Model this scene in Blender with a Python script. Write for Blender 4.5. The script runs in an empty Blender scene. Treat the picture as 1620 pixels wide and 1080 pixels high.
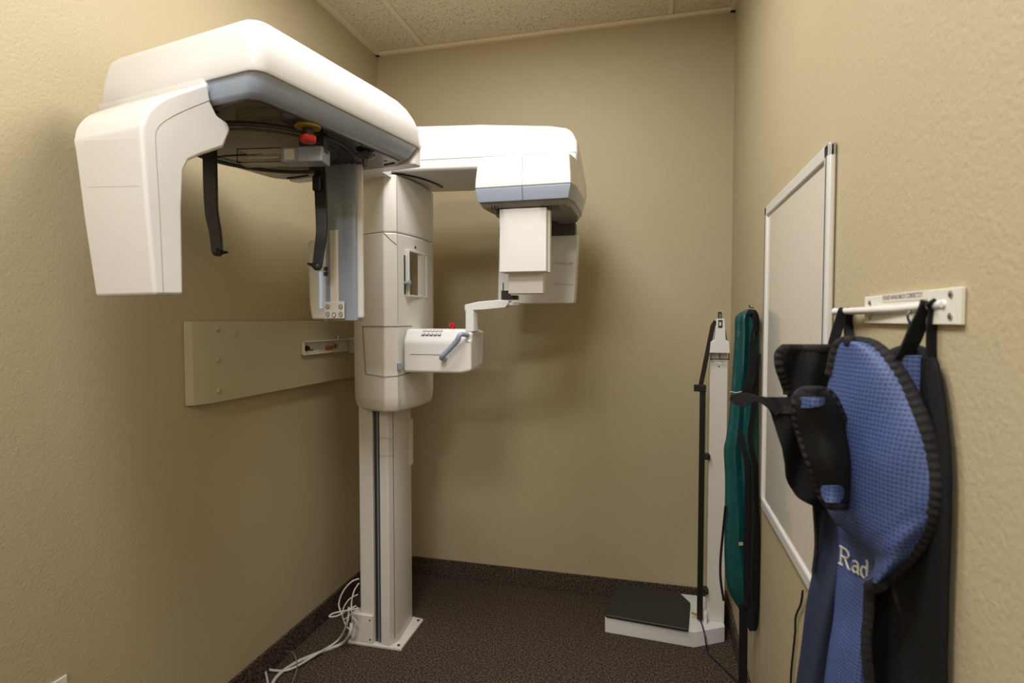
import bpy, bmesh, math, random
from mathutils import Vector, Matrix
R = math.radians
random.seed(4)
SC = bpy.context.scene
COL = SC.collection

# ------------------------------------------------------------------ camera
CF, YAW, PITCH = 894.0, R(14.25), R(2.2)
CAM = Vector((0, 0, 1.335))
FW = Vector((-math.sin(YAW)*math.cos(PITCH), math.cos(YAW)*math.cos(PITCH), -math.sin(PITCH)))
RT = Vector((math.cos(YAW), math.sin(YAW), 0))
UP = RT.cross(FW)
cd = bpy.data.cameras.new('camera'); cam = bpy.data.objects.new('camera', cd); COL.objects.link(cam)
cam.location = CAM
cam.rotation_euler = Matrix((RT, UP, -FW)).transposed().to_euler()
cd.sensor_width = 36; cd.lens = CF*36/1620; cd.clip_start = 0.02
cd.dof.use_dof = True; cd.dof.focus_distance = 1.95; cd.dof.aperture_fstop = 5.0
SC.camera = cam

# ------------------------------------------------------------------ world, light, exposure
w = bpy.data.worlds.new('world'); SC.world = w; w.use_nodes = True
w.node_tree.nodes['Background'].inputs[0].default_value = (1.0, 0.96, 0.90, 1)
w.node_tree.nodes['Background'].inputs[1].default_value = 0.25
SC.view_settings.view_transform = 'Standard'; SC.view_settings.look = 'None'
SC.view_settings.exposure = 0.86; SC.view_settings.gamma = 1; SC.view_settings.use_curve_mapping = False

def area(name, loc, sx, sy, power, col=(0.985, 0.985, 1.0), rot=(0, 0, 0)):
    l = bpy.data.lights.new(name, 'AREA'); l.shape = 'RECTANGLE'; l.size = sx; l.size_y = sy
    l.energy = power; l.color = col
    o = bpy.data.objects.new(name, l); COL.objects.link(o); o.location = loc; o.rotation_euler = rot
    return o
# ceiling troffers (their housings are built further down)
LIGHTS = [(-0.549, 0.27, 2.690, 12.5), (-0.549, -1.56, 2.690, 19.0), (-0.549, 1.49, 2.690, 9.5)]
for i, (x, y, z, p) in enumerate(LIGHTS):
    area('troffer_lamp', (x, y, z), 0.52, 0.52, p)

# ------------------------------------------------------------------ helpers
def ray(x, y): return FW*CF + RT*(x-810) - UP*(y-540)
def on(x, y, n, d):
    if isinstance(n, str): n = {'x': Vector((1, 0, 0)), 'y': Vector((0, 1, 0)), 'z': Vector((0, 0, 1))}[n]
    r = ray(x, y); return CAM + r*((d-CAM.dot(n))/r.dot(n))
def dep(x, y, d): return CAM + ray(x, y)*(d/CF)

def mat(name, col, rough=0.5, metal=0.0, spec=0.5, coat=0.0, em=None, ems=0, bump=None, var=None):
    m = bpy.data.materials.new(name); m.use_nodes = True
    nt = m.node_tree; b = nt.nodes['Principled BSDF']
    c = tuple(((v/255)/12.92 if v <= 10 else ((v/255+0.055)/1.055)**2.4) for v in col)+(1,)
    b.inputs['Base Color'].default_value = c
    b.inputs['Roughness'].default_value = rough; b.inputs['Metallic'].default_value = metal
    b.inputs['Specular IOR Level'].default_value = spec; b.inputs['Coat Weight'].default_value = coat
    if em: b.inputs['Emission Color'].default_value = em+(1,); b.inputs['Emission Strength'].default_value = ems
    tc = nt.nodes.new('ShaderNodeTexCoord')
    if var:   # (scale, amount): gentle tint variation
        n = nt.nodes.new('ShaderNodeTexNoise'); n.inputs['Scale'].default_value = var[0]; n.inputs['Detail'].default_value = 4
        nt.links.new(tc.outputs['Object'], n.inputs['Vector'])
        mx = nt.nodes.new('ShaderNodeMix'); mx.data_type = 'RGBA'
        mx.inputs[6].default_value = tuple(v*(1-var[1]) for v in c[:3])+(1,)
        mx.inputs[7].default_value = tuple(min(1, v*(1+var[1])) for v in c[:3])+(1,)
        nt.links.new(n.outputs['Fac'], mx.inputs[0]); nt.links.new(mx.outputs[2], b.inputs['Base Color'])
    if bump:  # (scale, strength, distance)
        n = nt.nodes.new('ShaderNodeTexNoise'); n.inputs['Scale'].default_value = bump[0]; n.inputs['Detail'].default_value = 3
        nt.links.new(tc.outputs['Object'], n.inputs['Vector'])
        bp = nt.nodes.new('ShaderNodeBump'); bp.inputs['Strength'].default_value = bump[1]; bp.inputs['Distance'].default_value = bump[2]
        nt.links.new(n.outputs['Fac'], bp.inputs['Height']); nt.links.new(bp.outputs[0], b.inputs['Normal'])
    return m

M = {}
M['wall'] = mat('painted_wall', (183, 169, 137), 0.5, bump=(150, 0.45, 0.0028), var=(3, 0.03), spec=0.35)
M['board'] = mat('painted_board', (182, 171, 142), 0.4, bump=(30, 0.15, 0.002), var=(4, 0.03))
M['white'] = mat('machine_white', (224, 223, 221), 0.25, spec=0.5, coat=0.25)
M['cream'] = mat('machine_cream', (222, 218, 209), 0.33)
M['postw'] = mat('post_white', (214, 210, 202), 0.35)
M['gray'] = mat('machine_blue_gray', (146, 157, 174), 0.3, coat=0.3)
M['knob'] = mat('smoke_plastic', (66, 68, 72), 0.2)
M['gray2'] = mat('machine_side_gray', (118, 128, 140), 0.25, coat=0.4)
M['under'] = mat('underside_gloss', (50, 46, 43), 0.12, spec=0.45, coat=0.15)
M['underh'] = mat('underside_taupe', (134, 128, 120), 0.3)
M['black'] = mat('black_plastic', (28, 27, 26), 0.38)
M['seam'] = mat('seam_dark', (70, 66, 62), 0.6)
M['lseam'] = mat('seam_soft', (168, 162, 152), 0.6)
M['red'] = mat('red_button', (190, 22, 28), 0.3)
M['yellow'] = mat('yellow_ring', (165, 132, 34), 0.4)
M['mirror'] = mat('mirror', (225, 225, 225), 0.02, metal=1)
M['steel'] = mat('steel', (175, 175, 172), 0.3, metal=1)
M['dsteel'] = mat('dark_steel', (90, 92, 92), 0.35, metal=0.9)
M['alu'] = mat('aluminium', (224, 223, 220), 0.3, metal=0.25)
M['ivory'] = mat('ivory_plastic', (224, 221, 208), 0.4)
M['sat'] = mat('whiteboard_surface', (222, 214, 203), 0.12, coat=0.6)
M['teal'] = mat('teal_vinyl', (9, 70, 69), 0.42, bump=(22, 0.5, 0.008), var=(9, 0.12))
M['blackfab'] = mat('black_fabric', (21, 21, 23), 0.85, spec=0.25, bump=(60, 0.5, 0.003), var=(14, 0.2))
M['binding'] = mat('black_binding', (30, 29, 31), 0.8, spec=0.3, bump=(220, 0.6, 0.002))
M['navy'] = mat('navy_lining', (30, 38, 60), 0.6, bump=(30, 0.3, 0.003))
M['rubber'] = mat('rubber_mat', (38, 38, 38), 0.5, bump=(400, 0.4, 0.001))
M['cable'] = mat('cable_grey', (196, 192, 184), 0.45)
M['cable2'] = mat('cable_dark', (110, 106, 100), 0.5)
M['orange'] = mat('orange_sticker', (190, 110, 60), 0.5)
M['screen'] = mat('screen_glow', (190, 205, 225), 0.2, em=(0.65, 0.78, 1.0), ems=0.15)
M['print'] = mat('print_dark', (96, 52, 48), 0.6)
M['mark'] = mat('print_grey', (96, 104, 116), 0.5)
M['thread'] = mat('white_thread', (206, 204, 198), 0.6)
M['diff'] = mat('light_diffuser', (250, 248, 240), 0.4, em=(1, 0.93, 0.8), ems=2.0)
M['grid'] = mat('grid_metal', (226, 212, 184), 0.4)
gm = mat('clear_acrylic', (240, 240, 235), 0.03)
gm.node_tree.nodes['Principled BSDF'].inputs['Transmission Weight'].default_value = 1
gm.node_tree.nodes['Principled BSDF'].inputs['IOR'].default_value = 1.3
M['acrylic'] = gm

def carpet():
    m = mat('carpet', (70, 56, 46), 0.95, spec=0.1); nt = m.node_tree; b = nt.nodes['Principled BSDF']
    tc = nt.nodes.new('ShaderNodeTexCoord')
    n = nt.nodes.new('ShaderNodeTexNoise'); n.inputs['Scale'].default_value = 150; n.inputs['Detail'].default_value = 3; n.inputs['Roughness'].default_value = 0.7
    nt.links.new(tc.outputs['Object'], n.inputs['Vector'])
    r = nt.nodes.new('ShaderNodeValToRGB'); e = r.color_ramp.elements
    e[0].position = 0.38; e[0].color = (0.018, 0.012, 0.009, 1); e[1].position = 0.66; e[1].color = (0.215, 0.162, 0.118, 1)
    x = e.new(0.5); x.color = (0.062, 0.045, 0.033, 1)
    nt.links.new(n.outputs['Fac'], r.inputs[0]); nt.links.new(r.outputs[0], b.inputs['Base Color'])
    bp = nt.nodes.new('ShaderNodeBump'); bp.inputs['Strength'].default_value = 0.8; bp.inputs['Distance'].default_value = 0.006
    nt.links.new(n.outputs['Fac'], bp.inputs['Height']); nt.links.new(bp.outputs[0], b.inputs['Normal'])
    return m
M['carpet'] = carpet()
def tile():
    m = mat('ceiling_tile', (205, 188, 150), 0.9, spec=0.1); nt = m.node_tree; b = nt.nodes['Principled BSDF']
    tc = nt.nodes.new('ShaderNodeTexCoord')
    n = nt.nodes.new('ShaderNodeTexNoise'); n.inputs['Scale'].default_value = 120; n.inputs['Detail'].default_value = 5; n.inputs['Roughness'].default_value = 0.75
    nt.links.new(tc.outputs['Object'], n.inputs['Vector'])
    r = nt.nodes.new('ShaderNodeValToRGB'); e = r.color_ramp.elements
    e[0].position = 0.37; e[0].color = (0.20, 0.155, 0.10, 1); e[1].position = 0.425; e[1].color = (0.74, 0.65, 0.49, 1)
    nt.links.new(n.outputs['Fac'], r.inputs[0]); nt.links.new(r.outputs[0], b.inputs['Base Color'])
    bp = nt.nodes.new('ShaderNodeBump'); bp.inputs['Strength'].default_value = 0.7; bp.inputs['Distance'].default_value = 0.004
    nt.links.new(r.outputs[0], bp.inputs['Height']); nt.links.new(bp.outputs[0], b.inputs['Normal'])
    return m
M['tile'] = tile()
def honeycomb():
    m = mat('blue_honeycomb_fabric', (62, 82, 140), 0.5, spec=0.4); nt = m.node_tree; b = nt.nodes['Principled BSDF']
    tc = nt.nodes.new('ShaderNodeTexCoord'); mp = nt.nodes.new('ShaderNodeMapping')
    nt.links.new(tc.outputs['UV'], mp.inputs[0]); mp.inputs['Scale'].default_value = (1/0.0058, 1/0.0058, 1)
    v = nt.nodes.new('ShaderNodeTexVoronoi'); v.inputs['Scale'].default_value = 1; v.inputs['Randomness'].default_value = 0.12
    nt.links.new(mp.outputs[0], v.inputs['Vector'])
    r = nt.nodes.new('ShaderNodeValToRGB'); e = r.color_ramp.elements
    e[0].position = 0.15; e[0].color = (0.030, 0.045, 0.115, 1); e[1].position = 0.42; e[1].color = (0.066, 0.100, 0.250, 1)
    nt.links.new(v.outputs['Distance'], r.inputs[0]); nt.links.new(r.outputs[0], b.inputs['Base Color'])
    bp = nt.nodes.new('ShaderNodeBump'); bp.inputs['Strength'].default_value = 0.6; bp.inputs['Distance'].default_value = 0.0015
    nt.links.new(v.outputs['Distance'], bp.inputs['Height']); nt.links.new(bp.outputs[0], b.inputs['Normal'])
    return m
M['blue'] = honeycomb()

def obj(name, me, m, parent=None, smooth=True, bevel=0, seg=3, ang=35):
    if isinstance(me, bmesh.types.BMesh):
        bm = me; bmesh.ops.recalc_face_normals(bm, faces=bm.faces[:])
        me = bpy.data.meshes.new(name); bm.to_mesh(me); bm.free()
    o = bpy.data.objects.new(name, me); COL.objects.link(o)
    if m: me.materials.append(M[m] if isinstance(m, str) else m)
    if parent is not None: o.parent = parent
    if smooth:
        for p in me.polygons: p.use_smooth = True
    if bevel:
        b = o.modifiers.new('b', 'BEVEL'); b.width = bevel; b.segments = seg; b.limit_method = 'ANGLE'; b.angle_limit = R(ang); b.harden_normals = True
    elif smooth:
        try: me.set_sharp_from_angle(angle=R(38))
        except Exception: pass
    return o
def tag(o, label, cat, group=None):
    o['label'] = label; o['category'] = cat
    if group: o['group'] = group
    return o
def struct(o): o['kind'] = 'structure'; return o
def thing(name, label, cat, loc=(0, 0, 0), group=None):
    o = bpy.data.objects.new(name, None); COL.objects.link(o); o.location = loc; o.empty_display_size = 0.1
    return tag(o, label, cat, group)
def child(o, parent):
    bpy.context.view_layer.update()
    o.parent = parent
    return o
def box(lo, hi, bm=None):
    bm = bm or bmesh.new(); v = [bm.verts.new((x, y, z)) for x in (lo[0], hi[0]) for y in (lo[1], hi[1]) for z in (lo[2], hi[2])]
    for f in ((0, 1, 3, 2), (4, 6, 7, 5), (0, 4, 5, 1), (2, 3, 7, 6), (0, 2, 6, 4), (1, 5, 7, 3)): bm.faces.new([v[i] for i in f])
    return bm
def obox(c, ax, ay, az, hx, hy, hz, bm=None):
    """box at c with axes and half sizes"""
    bm = bm or bmesh.new(); c = Vector(c)
    v = [bm.verts.new(c+ax*hx*a+ay*hy*b+az*hz*d) for a in (-1, 1) for b in (-1, 1) for d in (-1, 1)]
    for f in ((0, 1, 3, 2), (4, 6, 7, 5), (0, 4, 5, 1), (2, 3, 7, 6), (0, 2, 6, 4), (1, 5, 7, 3)): bm.faces.new([v[i] for i in f])
    return bm
def prism(a, b, bm=None):
    """faces between two matching closed 3-D outlines"""
    bm = bm or bmesh.new(); A = [bm.verts.new(p) for p in a]; B = [bm.verts.new(p) for p in b]; n = len(A)
    bm.faces.new(A); bm.faces.new(B[::-1])
    for i in range(n): bm.faces.new((A[i], B[i], B[(i+1) % n], A[(i+1) % n]))
    return bm
def loft(rings, bm=None, cap=True, closed=True):
    bm = bm or bmesh.new(); L = [[bm.verts.new(p) for p in r] for r in rings]; n = len(L[0])
    for a, b in zip(L, L[1:]):
        for i in range(n if closed else n-1):
            j = (i+1) % n; bm.faces.new((a[i], a[j], b[j], b[i]))
    if cap: bm.faces.new(L[0]); bm.faces.new(L[-1][::-1])
    return bm
def smooth_path(pts, n=6):
    pts = [Vector(p) for p in pts]
    if len(pts) < 3: return pts
    out = []
    for i in range(len(pts)-1):
        p0 = pts[max(i-1, 0)]; p1 = pts[i]; p2 = pts[i+1]; p3 = pts[min(i+2, len(pts)-1)]
        for k in range(n):
            t = k/n
            out.append(0.5*((2*p1)+(p2-p0)*t+(2*p0-5*p1+4*p2-p3)*t*t+(3*p1-p0-3*p2+p3)*t**3))
    out.append(pts[-1]); return out
def tube(pts, r, seg=10, bm=None, smooth=0, rr=None):
    if smooth: pts = smooth_path(pts, smooth)
    pts = [Vector(p) for p in pts]; rings = []; prev = None
    for i, p in enumerate(pts):
        t = (pts[min(i+1, len(pts)-1)]-pts[max(i-1, 0)]).normalized()
        if prev is None:
            s = t.cross(Vector((0, 0, 1)));
            if s.length < 0.1: s = t.cross(Vector((1, 0, 0)))
        else: s = prev-t*prev.dot(t)
        s.normalize(); prev = s; q = t.cross(s)
        ra = rr(i/(len(pts)-1)) if rr else r
        rings.append([p+(s*math.cos(2*math.pi*k/seg)+q*math.sin(2*math.pi*k/seg))*ra for k in range(seg)])
    return loft(rings, bm)
def ribbon(pts, width, th, side, bm=None, smooth=6):
    """flat strap: path, width along `side` (vector or function of t), thickness th"""
    if smooth: pts = smooth_path(pts, smooth)
    rings = []
    for i, p in enumerate(pts):
        s = side(i/(len(pts)-1)) if callable(side) else side
        t = (pts[min(i+1, len(pts)-1)]-pts[max(i-1, 0)]).normalized()
        s = (s-t*s.dot(t)).normalized(); n = t.cross(s)
        wd = width(i/(len(pts)-1)) if callable(width) else width
        rings.append([p+s*wd/2+n*th/2, p+s*wd/2-n*th/2, p-s*wd/2-n*th/2, p-s*wd/2+n*th/2])
    return loft(rings, bm)
def disc(c, n, r, h, seg=24, bm=None, r2=None):
    n = Vector(n).normalized(); s = n.orthogonal().normalized(); q = n.cross(s); c = Vector(c)
    f = lambda z, r: [c+n*z+(s*math.cos(2*math.pi*k/seg)+q*math.sin(2*math.pi*k/seg))*r for k in range(seg)]
    return loft([f(0, r), f(h, r2 if r2 is not None else r)], bm)
def lathe(c, n, prof, seg=24, bm=None):
    n = Vector(n).normalized(); s = n.orthogonal().normalized(); q = n.cross(s); c = Vector(c)
    return loft([[c+n*z+(s*math.cos(2*math.pi*k/seg)+q*math.sin(2*math.pi*k/seg))*max(r, 1e-4) for k in range(seg)] for z, r in prof], bm)
def ringmesh(c, n, r, t, seg=40, bm=None, a0=0, a1=2*math.pi):
    n = Vector(n).normalized(); s = n.orthogonal().normalized(); q = n.cross(s); c = Vector(c)
    pts = [c+(s*math.cos(a0+(a1-a0)*k/seg)+q*math.sin(a0+(a1-a0)*k/seg))*r for k in range(seg+1)]
    return tube(pts, t, 6, bm)

# ------------------------------------------------------------------ the room
XL, XR, YB, YF, H = -1.417, 0.330, 2.725, -2.2, 2.715
struct(obj('floor', box((XL-.1, YF-.1, -.1), (XR+.1, YB+.1, 0)), 'carpet', smooth=False))
struct(obj('ceiling', box((XL-.1, YF-.1, H), (XR+.1, YB+.1, H+.1)), 'tile', smooth=False))
struct(obj('wall_left', box((XL-.1, YF-.1, -.1), (XL, YB+.1, H)), 'wall', smooth=False))
struct(obj('wall_back', box((XL, YB, -.1), (XR, YB+.1, H)), 'wall', smooth=False))
struct(obj('wall_right', box((XR, YF-.1, -.1), (XR+.1, YB+.1, H)), 'wall', smooth=False))
struct(obj('wall_front', box((XL, YF-.1, -.1), (XR, YF, H)), 'wall', smooth=False))
bh = 0.088
def baseb(name, lo, hi): struct(obj(name, box(lo, hi), 'carpet', bevel=0.003, seg=2))
baseb('baseboard_left', (XL, YF, 0), (XL+.012, YB, bh)); baseb('baseboard_back', (XL, YB-.012, 0), (XR, YB, bh)); baseb('baseboard_right', (XR-.012, YF, 0), (XR, YB, bh))
# suspended-ceiling grid
k = 1
def gridbar(lo, hi):
    global k
    struct(obj('trim_%d' % k, box(lo, hi), 'grid', bevel=0.001, seg=1)); k += 1
gridbar((XL, YF, H-.018), (XL+.022, YB, H-.001)); gridbar((XR-.022, YF, H-.018), (XR, YB, H-.001)); gridbar((XL, YB-.022, H-.018), (XR, YB, H-.001))
for x in (-1.148, 0.051): gridbar((x-.012, YF, H-.006), (x+.012, YB-.022, H-.0005))
for y in (1.795, 1.185, 0.575, -0.035, -0.645, -1.255, -1.865): gridbar((XL+.02, y-.012, H-.006), (XR-.02, y+.012, H-.0005))
for i, (x, y, z, p) in enumerate(LIGHTS):
    t = thing('ceiling_light', ['recessed fluorescent ceiling light over the middle of the room', 'recessed fluorescent ceiling light near the room entrance', 'recessed fluorescent ceiling light nearest the back wall, above the overhead housing'][i], 'ceiling light', (x, y, H))
    def loc(bm):
        bmesh.ops.translate(bm, verts=bm.verts[:], vec=(-x, -y, -H)); return bm
    bm = bmesh.new()
    for a in ((-.3, -.3, .3, -.27), (-.3, .27, .3, .3), (-.3, -.27, -.27, .27), (.27, -.27, .3, .27)):
        box((x+a[0], y+a[1], H-.01), (x+a[2], y+a[3], H-.002), bm)
    obj('frame', loc(bm), 'grid', t); obj('diffuser', loc(box((x-.27, y-.27, H-.004), (x+.27, y+.27, H-.001))), 'diff', t)

# ------------------------------------------------------------------ timber mounting board on the left wall
def place(t, bm):  # move world-built mesh into the thing's local space
    bmesh.ops.translate(bm, verts=bm.verts[:], vec=-t.location); return bm
bx0 = XL+.001; bxf = XL+.04
t = thing('mounting_board', 'long beige painted backing board fixed flat on the left wall behind the white column', 'board', (bx0, 1.95, 1.06))
y0 = on(314, 560, 'x', bxf).y; 
y0b = y0+.055
z0, z1 = 1.066, 1.330
poly = [(bx0, y0-.018), (bxf-.018, y0-.004), (bxf, y0b), (bxf, 2.52), (bx0, 2.52)]
obj('plank', place(t, prism([(a, b, z0) for a, b in poly], [(a, b, z1) for a, b in poly])), 'board', t, bevel=.003, seg=2)
for px, py in ((344, 521), (345, 569), (346, 618), (372, 528)):
    p = on(px, py, 'x', bxf); obj('bolt_head', place(t, lathe(p, (1, 0, 0), [(0, .009), (.002, .0085), (.0045, .004)], 12)), 'board', t)

# bracket that ties the column to the board
t = thing('wall_bracket', 'small off-white metal bracket joining the backing board to the column', 'bracket', (bxf, 1.9, 1.22))
ya, yb = on(476, 565, 'x', bxf).y, on(556, 560, 'x', bxf).y
px = bxf
zt, zb = 1.249, 1.192
yb1, yb2, ys1, ys2 = (on(q, 560, 'x', bxf+.01).y for q in (487, 532, 523, 493))
obj('plate', place(t, box((px, ya, zb), (px+.004, yb, zt))), 'cream', t, bevel=.0015)
obj('flange', place(t, box((px, ya, zt-.004), (px+.030, yb, zt))), 'cream', t, bevel=.0015)
obj('lip', place(t, box((px, ya, zb), (px+.014, yb, zb+.004))), 'cream', t, bevel=.0015)
obj('end_tab', place(t, box((px, ya, zb), (px+.016, ya+.005, zt))), 'cream', t, bevel=.0015)
obj('end_bracket', place(t, box((px, yb-.03, zb-.012), (px+.05, yb, zt+.004))), 'cream', t, bevel=.003)
for yy, mt in ((yb1, 'dsteel'), (yb2, 'steel')):
    obj('bolt', place(t, lathe((px+.004, yy, 1.219), (1, 0, 0), [(0, .013), (.003, .013), (.003, .009), (.012, .009), (.013, .004)], 6)), mt, t)
obj('sticker', place(t, box((px+.004, ys1-.03, 1.203), (px+.0048, ys1+.03, 1.222))), 'orange', t, smooth=False)
obj('sticker', place(t, box((px+.004, ys2-.006, 1.207), (px+.0048, ys2+.022, 1.215))), 'orange', t, smooth=False)
obj('top_bolt', place(t, lathe((px+.02, yb2, zt), (0, 0, 1), [(0, .006), (.016, .006), (.017, .003)], 8)), 'steel', t)

# ------------------------------------------------------------------ the x-ray machine
X = thing('xray_machine', 'large white dental x-ray machine with overhead housing, column and long side arm', 'x-ray machine', (-1.1, 2.16, 0))
def part(name, bm, m, parent=None, **k):
    o = obj(name, place(X, bm), m, parent or X, **k); return o
# base + post
bp = [(-1.219, 2.045), (-.981, 2.048), (-.984, 2.283), (-1.235, 2.32)]
base = part('base_plate', prism([(a, b, 0) for a, b in bp], [(a, b, .012) for a, b in bp]), 'postw', bevel=.003)
for a, b in ((-1.19, 2.06), (-1.0, 2.066), (-1.0, 2.262)): part('bolt', disc((a, b, .012), (0, 0, 1), .006, .003, 12), 'dsteel', base)
def vprism(poly, z0, z1): return prism([(a, b, z0) for a, b in poly], [(a, b, z1) for a, b in poly])
post = part('column', vprism([(-1.168, 2.062), (-1.104, 2.056), (-1.104, 2.09), (-1.073, 2.09), (-1.073, 2.054), (-1.034, 2.052), (-1.014, 2.104), (-1.034, 2.275), (-1.168, 2.30)], .012, 1.3), 'postw', bevel=.003, seg=2)
part('track', box((-1.103, 2.070, .012), (-1.074, 2.10, 1.3)), 'dsteel', post)
part('track_rail', box((-1.089, 2.064, .012), (-1.083, 2.075, 1.3)), 'gray2', post)
part('seam', tube([(-1.023, 2.078, .03), (-1.023, 2.078, 1.2)], .0009, 6), 'seam', post)
for z in (.86, .79): part('seam', tube([(-1.07, 2.0525, z), (-1.034, 2.0515, z), (-1.024, 2.077, z-.004)], .0009, 6), 'lseam', post)
cov = part('cable_cover', box((-1.204, 2.048, .012), (-1.106, 2.10, .128)), 'postw', bevel=.002)
for z in (.03, .11): part('screw', disc((-1.118, 2.048, z), (0, -1, 0), .0035, .0015, 10), 'dsteel', cov)
part('side_cover', vprism([(-1.06, 2.23), (-1.034, 2.235), (-1.026, 2.255), (-1.03, 2.29), (-1.06, 2.29)], .70, .9), 'postw', bevel=.004)

# carriage
cp = [(-1.215, 2.32), (-1.198, 2.085), (-1.115, 2.005), (-1.000, 1.962), (-.957, 1.985), (-.938, 2.08), (-.930, 2.18), (-.938, 2.30), (-1.0, 2.36)]
cx, cy = -1.07, 2.16
def sc(poly, s, dz=0): return [(cx+(a-cx)*s, cy+(b-cy)*s) for a, b in poly]
low = [(sc(cp, .86), .975), (sc(cp, .94), .982), (sc(cp, .985), 1.005), (sc(cp, 1.0), 1.04), (cp, 1.665)]
car = part('carriage', loft([[(a, b, z) for a, b in pl] for pl, z in low]), 'cream', bevel=.006, seg=3, ang=25)
cu = [(-1.20, 2.32), (-1.185, 2.085), (-1.105, 2.012), (-1.000, 1.966), (-.958, 1.987), (-.939, 2.08), (-.931, 2.18), (-.939, 2.30), (-1.0, 2.36)]
upc = part('upper_carriage', loft([[(a, b, z) for a, b in pl] for pl, z in ((cu, 1.667), (cu, 1.885))]), 'cream', bevel=.006, seg=3, ang=25)
def off(p, d=.0008):  # push a point outwards from the carriage
    v = Vector((p[0]-cx, p[1]-cy)).normalized()*d; return (p[0]+v.x, p[1]+v.y)
def lerp(a, b, t): return (a[0]+(b[0]-a[0])*t, a[1]+(b[1]-a[1])*t)
P2, P3, P4, P5, P6, P7 = cp[2], cp[3], cp[4], cp[5], cp[6], cp[7]
def seam(pts, m='seam', r=.0012, parent=car): part('seam', tube([Vector(p) for p in pts], r, 6), m, parent)
g = lerp(P2, P3, .02)
seam([(*off(g), 1.31), (*off(P3), 1.31), (*off(P4), 1.31), (*off(P5), 1.31)])
seam([(*off(g), 1.31), (*off(lerp(P2, P3, .14)), 1.123)], r=.0016)
seam([(*off(lerp(P2, P3, .14)), 1.123), (*off(P3), 1.117), (*off(P4), 1.12), (*off(P5), 1.127)])
q4 = lerp(P4, P5, .05)
seam([(*off(q4), 1.0), (*off(q4), 1.117)], 'lseam'); seam([(*off(lerp(P4, P5, .16)), 1.0), (*off(lerp(P4, P5, .16)), 1.117)], 'lseam')
seam([(*off(q4), 1.32), (*off(q4), 1.88)], 'lseam')
seam([(*off(P7), 1.31), (*off(P7), 1.88)], 'lseam')
seam([(*off(P2), 1.666), (*off(P3), 1.666), (*off(lerp(P3, P4, .5)), 1.64), (*off(P4), 1.62)], r=.0009)
part('latch', obox((*off(lerp(P4, P5, .12), .004), 1.155), Vector((.3, 1, 0)).normalized(), Vector((1, -.3, 0)).normalized(), Vector((0, 0, 1)), .010, .005, .014), 'gray', car, bevel=.002)
part('slot', disc((*off(lerp(P5, P6, .3)), 1.625), (1, -.1, 0), .005, .001, 14), 'black', car)
# mirror on the right side panel
mx = -.934
ma, mb = on(646, 430, 'x', mx), on(676, 430, 'x', mx)
mz0, mz1 = 1.425, 1.608
yy0, yy1 = ma.y, mb.y
fr = bmesh.new()
for lo, hi in (((mx-.012, yy0, mz0), (mx+.004, yy0+.006, mz1)), ((mx-.012, yy1-.018, mz0), (mx+.004, yy1, mz1)), ((mx-.012, yy0+.006, mz0), (mx+.004, yy1-.018, mz0+.008)), ((mx-.012, yy0+.006, mz1-.007), (mx+.004, yy1-.018, mz1))): box(lo, hi, fr)
mf = part('mirror_frame', fr, 'white', bevel=.0015, seg=2)
part('mirror_glass', box((mx-.010, yy0+.005, mz0+.006), (mx+.0, yy1-.016, mz1-.006)), 'mirror', mf, smooth=False)
ys = on(641, 430, 'x', mx-.01).y
part('slider_slot', box((mx-.022, ys-.0025, 1.435), (mx-.010, ys+.0025, 1.585)), 'black', car)
part('slider_knob', lathe((mx-.012, ys, 1.478), (1, -.2, 0), [(0, .006), (.014, .006), (.014, .010), (.024, .010), (.026, .006)], 16), 'gray', car)

# ------- overhead housing, in its own frame turned 10 degrees
AL = R(10.2); U = Vector((math.cos(AL), -math.sin(AL), 0)); V = Vector((math.sin(AL), math.cos(AL), 0)); Z = Vector((0, 0, 1))
def uv(u, v, z): return U*u+V*v+Z*z
def rrect(vF, vB, uL, uR, z, r, rD=None, n=7):
    pts = []
    for (cu_, cv_, a0, rr) in ((uR, vF, -90, r), (uR, vB, 0, r*1.3), (uL, vB, 90, r*1.6), (uL, vF, 180, rD or r)):
        su = -1 if cu_ == uR else 1; sv = 1 if cv_ == vF else -1
        for k_ in range(n):
            a = R(a0+90*k_/(n-1)); pts.append(uv(cu_+su*rr+rr*math.cos(a), cv_+sv*rr+rr*math.sin(a), z))
    return pts
lv = [(1.8495, .853, 1.470, -1.500, -.960, .032), (1.856, .850, 1.474, -1.500, -.957, .034), (1.90, .852, 1.468, -1.492, -.959, .034), (1.925, .855, 1.450, -1.486, -.963, .034),
      (1.945, .858, 1.425, -1.480, -.969, .034), (1.958, .865, 1.395, -1.476, -.976, .034), (1.968, .876, 1.350, -1.468, -.988, .034), (1.975, .892, 1.290, -1.455, -1.004, .034), (1.980, .92, 1.21, -1.43, -1.03, .034), (1.983, .98, 1.12, -1.33, -1.10, .03)]
hs = part('overhead_housing', loft([rrect(a[1], a[2], a[3], a[4], a[0], a[5]) for a in lv]), 'white')
bl = [(1.803, .872, 1.424, -1.485, -.992, .034), (1.806, .866, 1.432, -1.49, -.984, .036), (1.813, .862, 1.442, -1.495, -.977, .036), (1.847, .858, 1.464, -1.498, -.965, .032), (1.8495, .858, 1.464, -1.498, -.965, .032)]
part('grey_trim_band', loft([rrect(a[1], a[2], a[3], a[4], a[0], a[5]) for a in bl]), 'gray', hs)
und = part('underside_panel', loft([rrect(.875, 1.421, -1.492, -.995, z, .034) for z in (1.7995, 1.8035)]), 'under', bevel=.002)
rc = uv(-1.26, 1.16, 1.7985)
part('rotation_ring', ringmesh(rc, (0, 0, 1), .225, .004, 60), 'seam', und)
part('rotation_ring', ringmesh(rc, (0, 0, 1), .210, .0018, 60), 'black', und)
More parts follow.
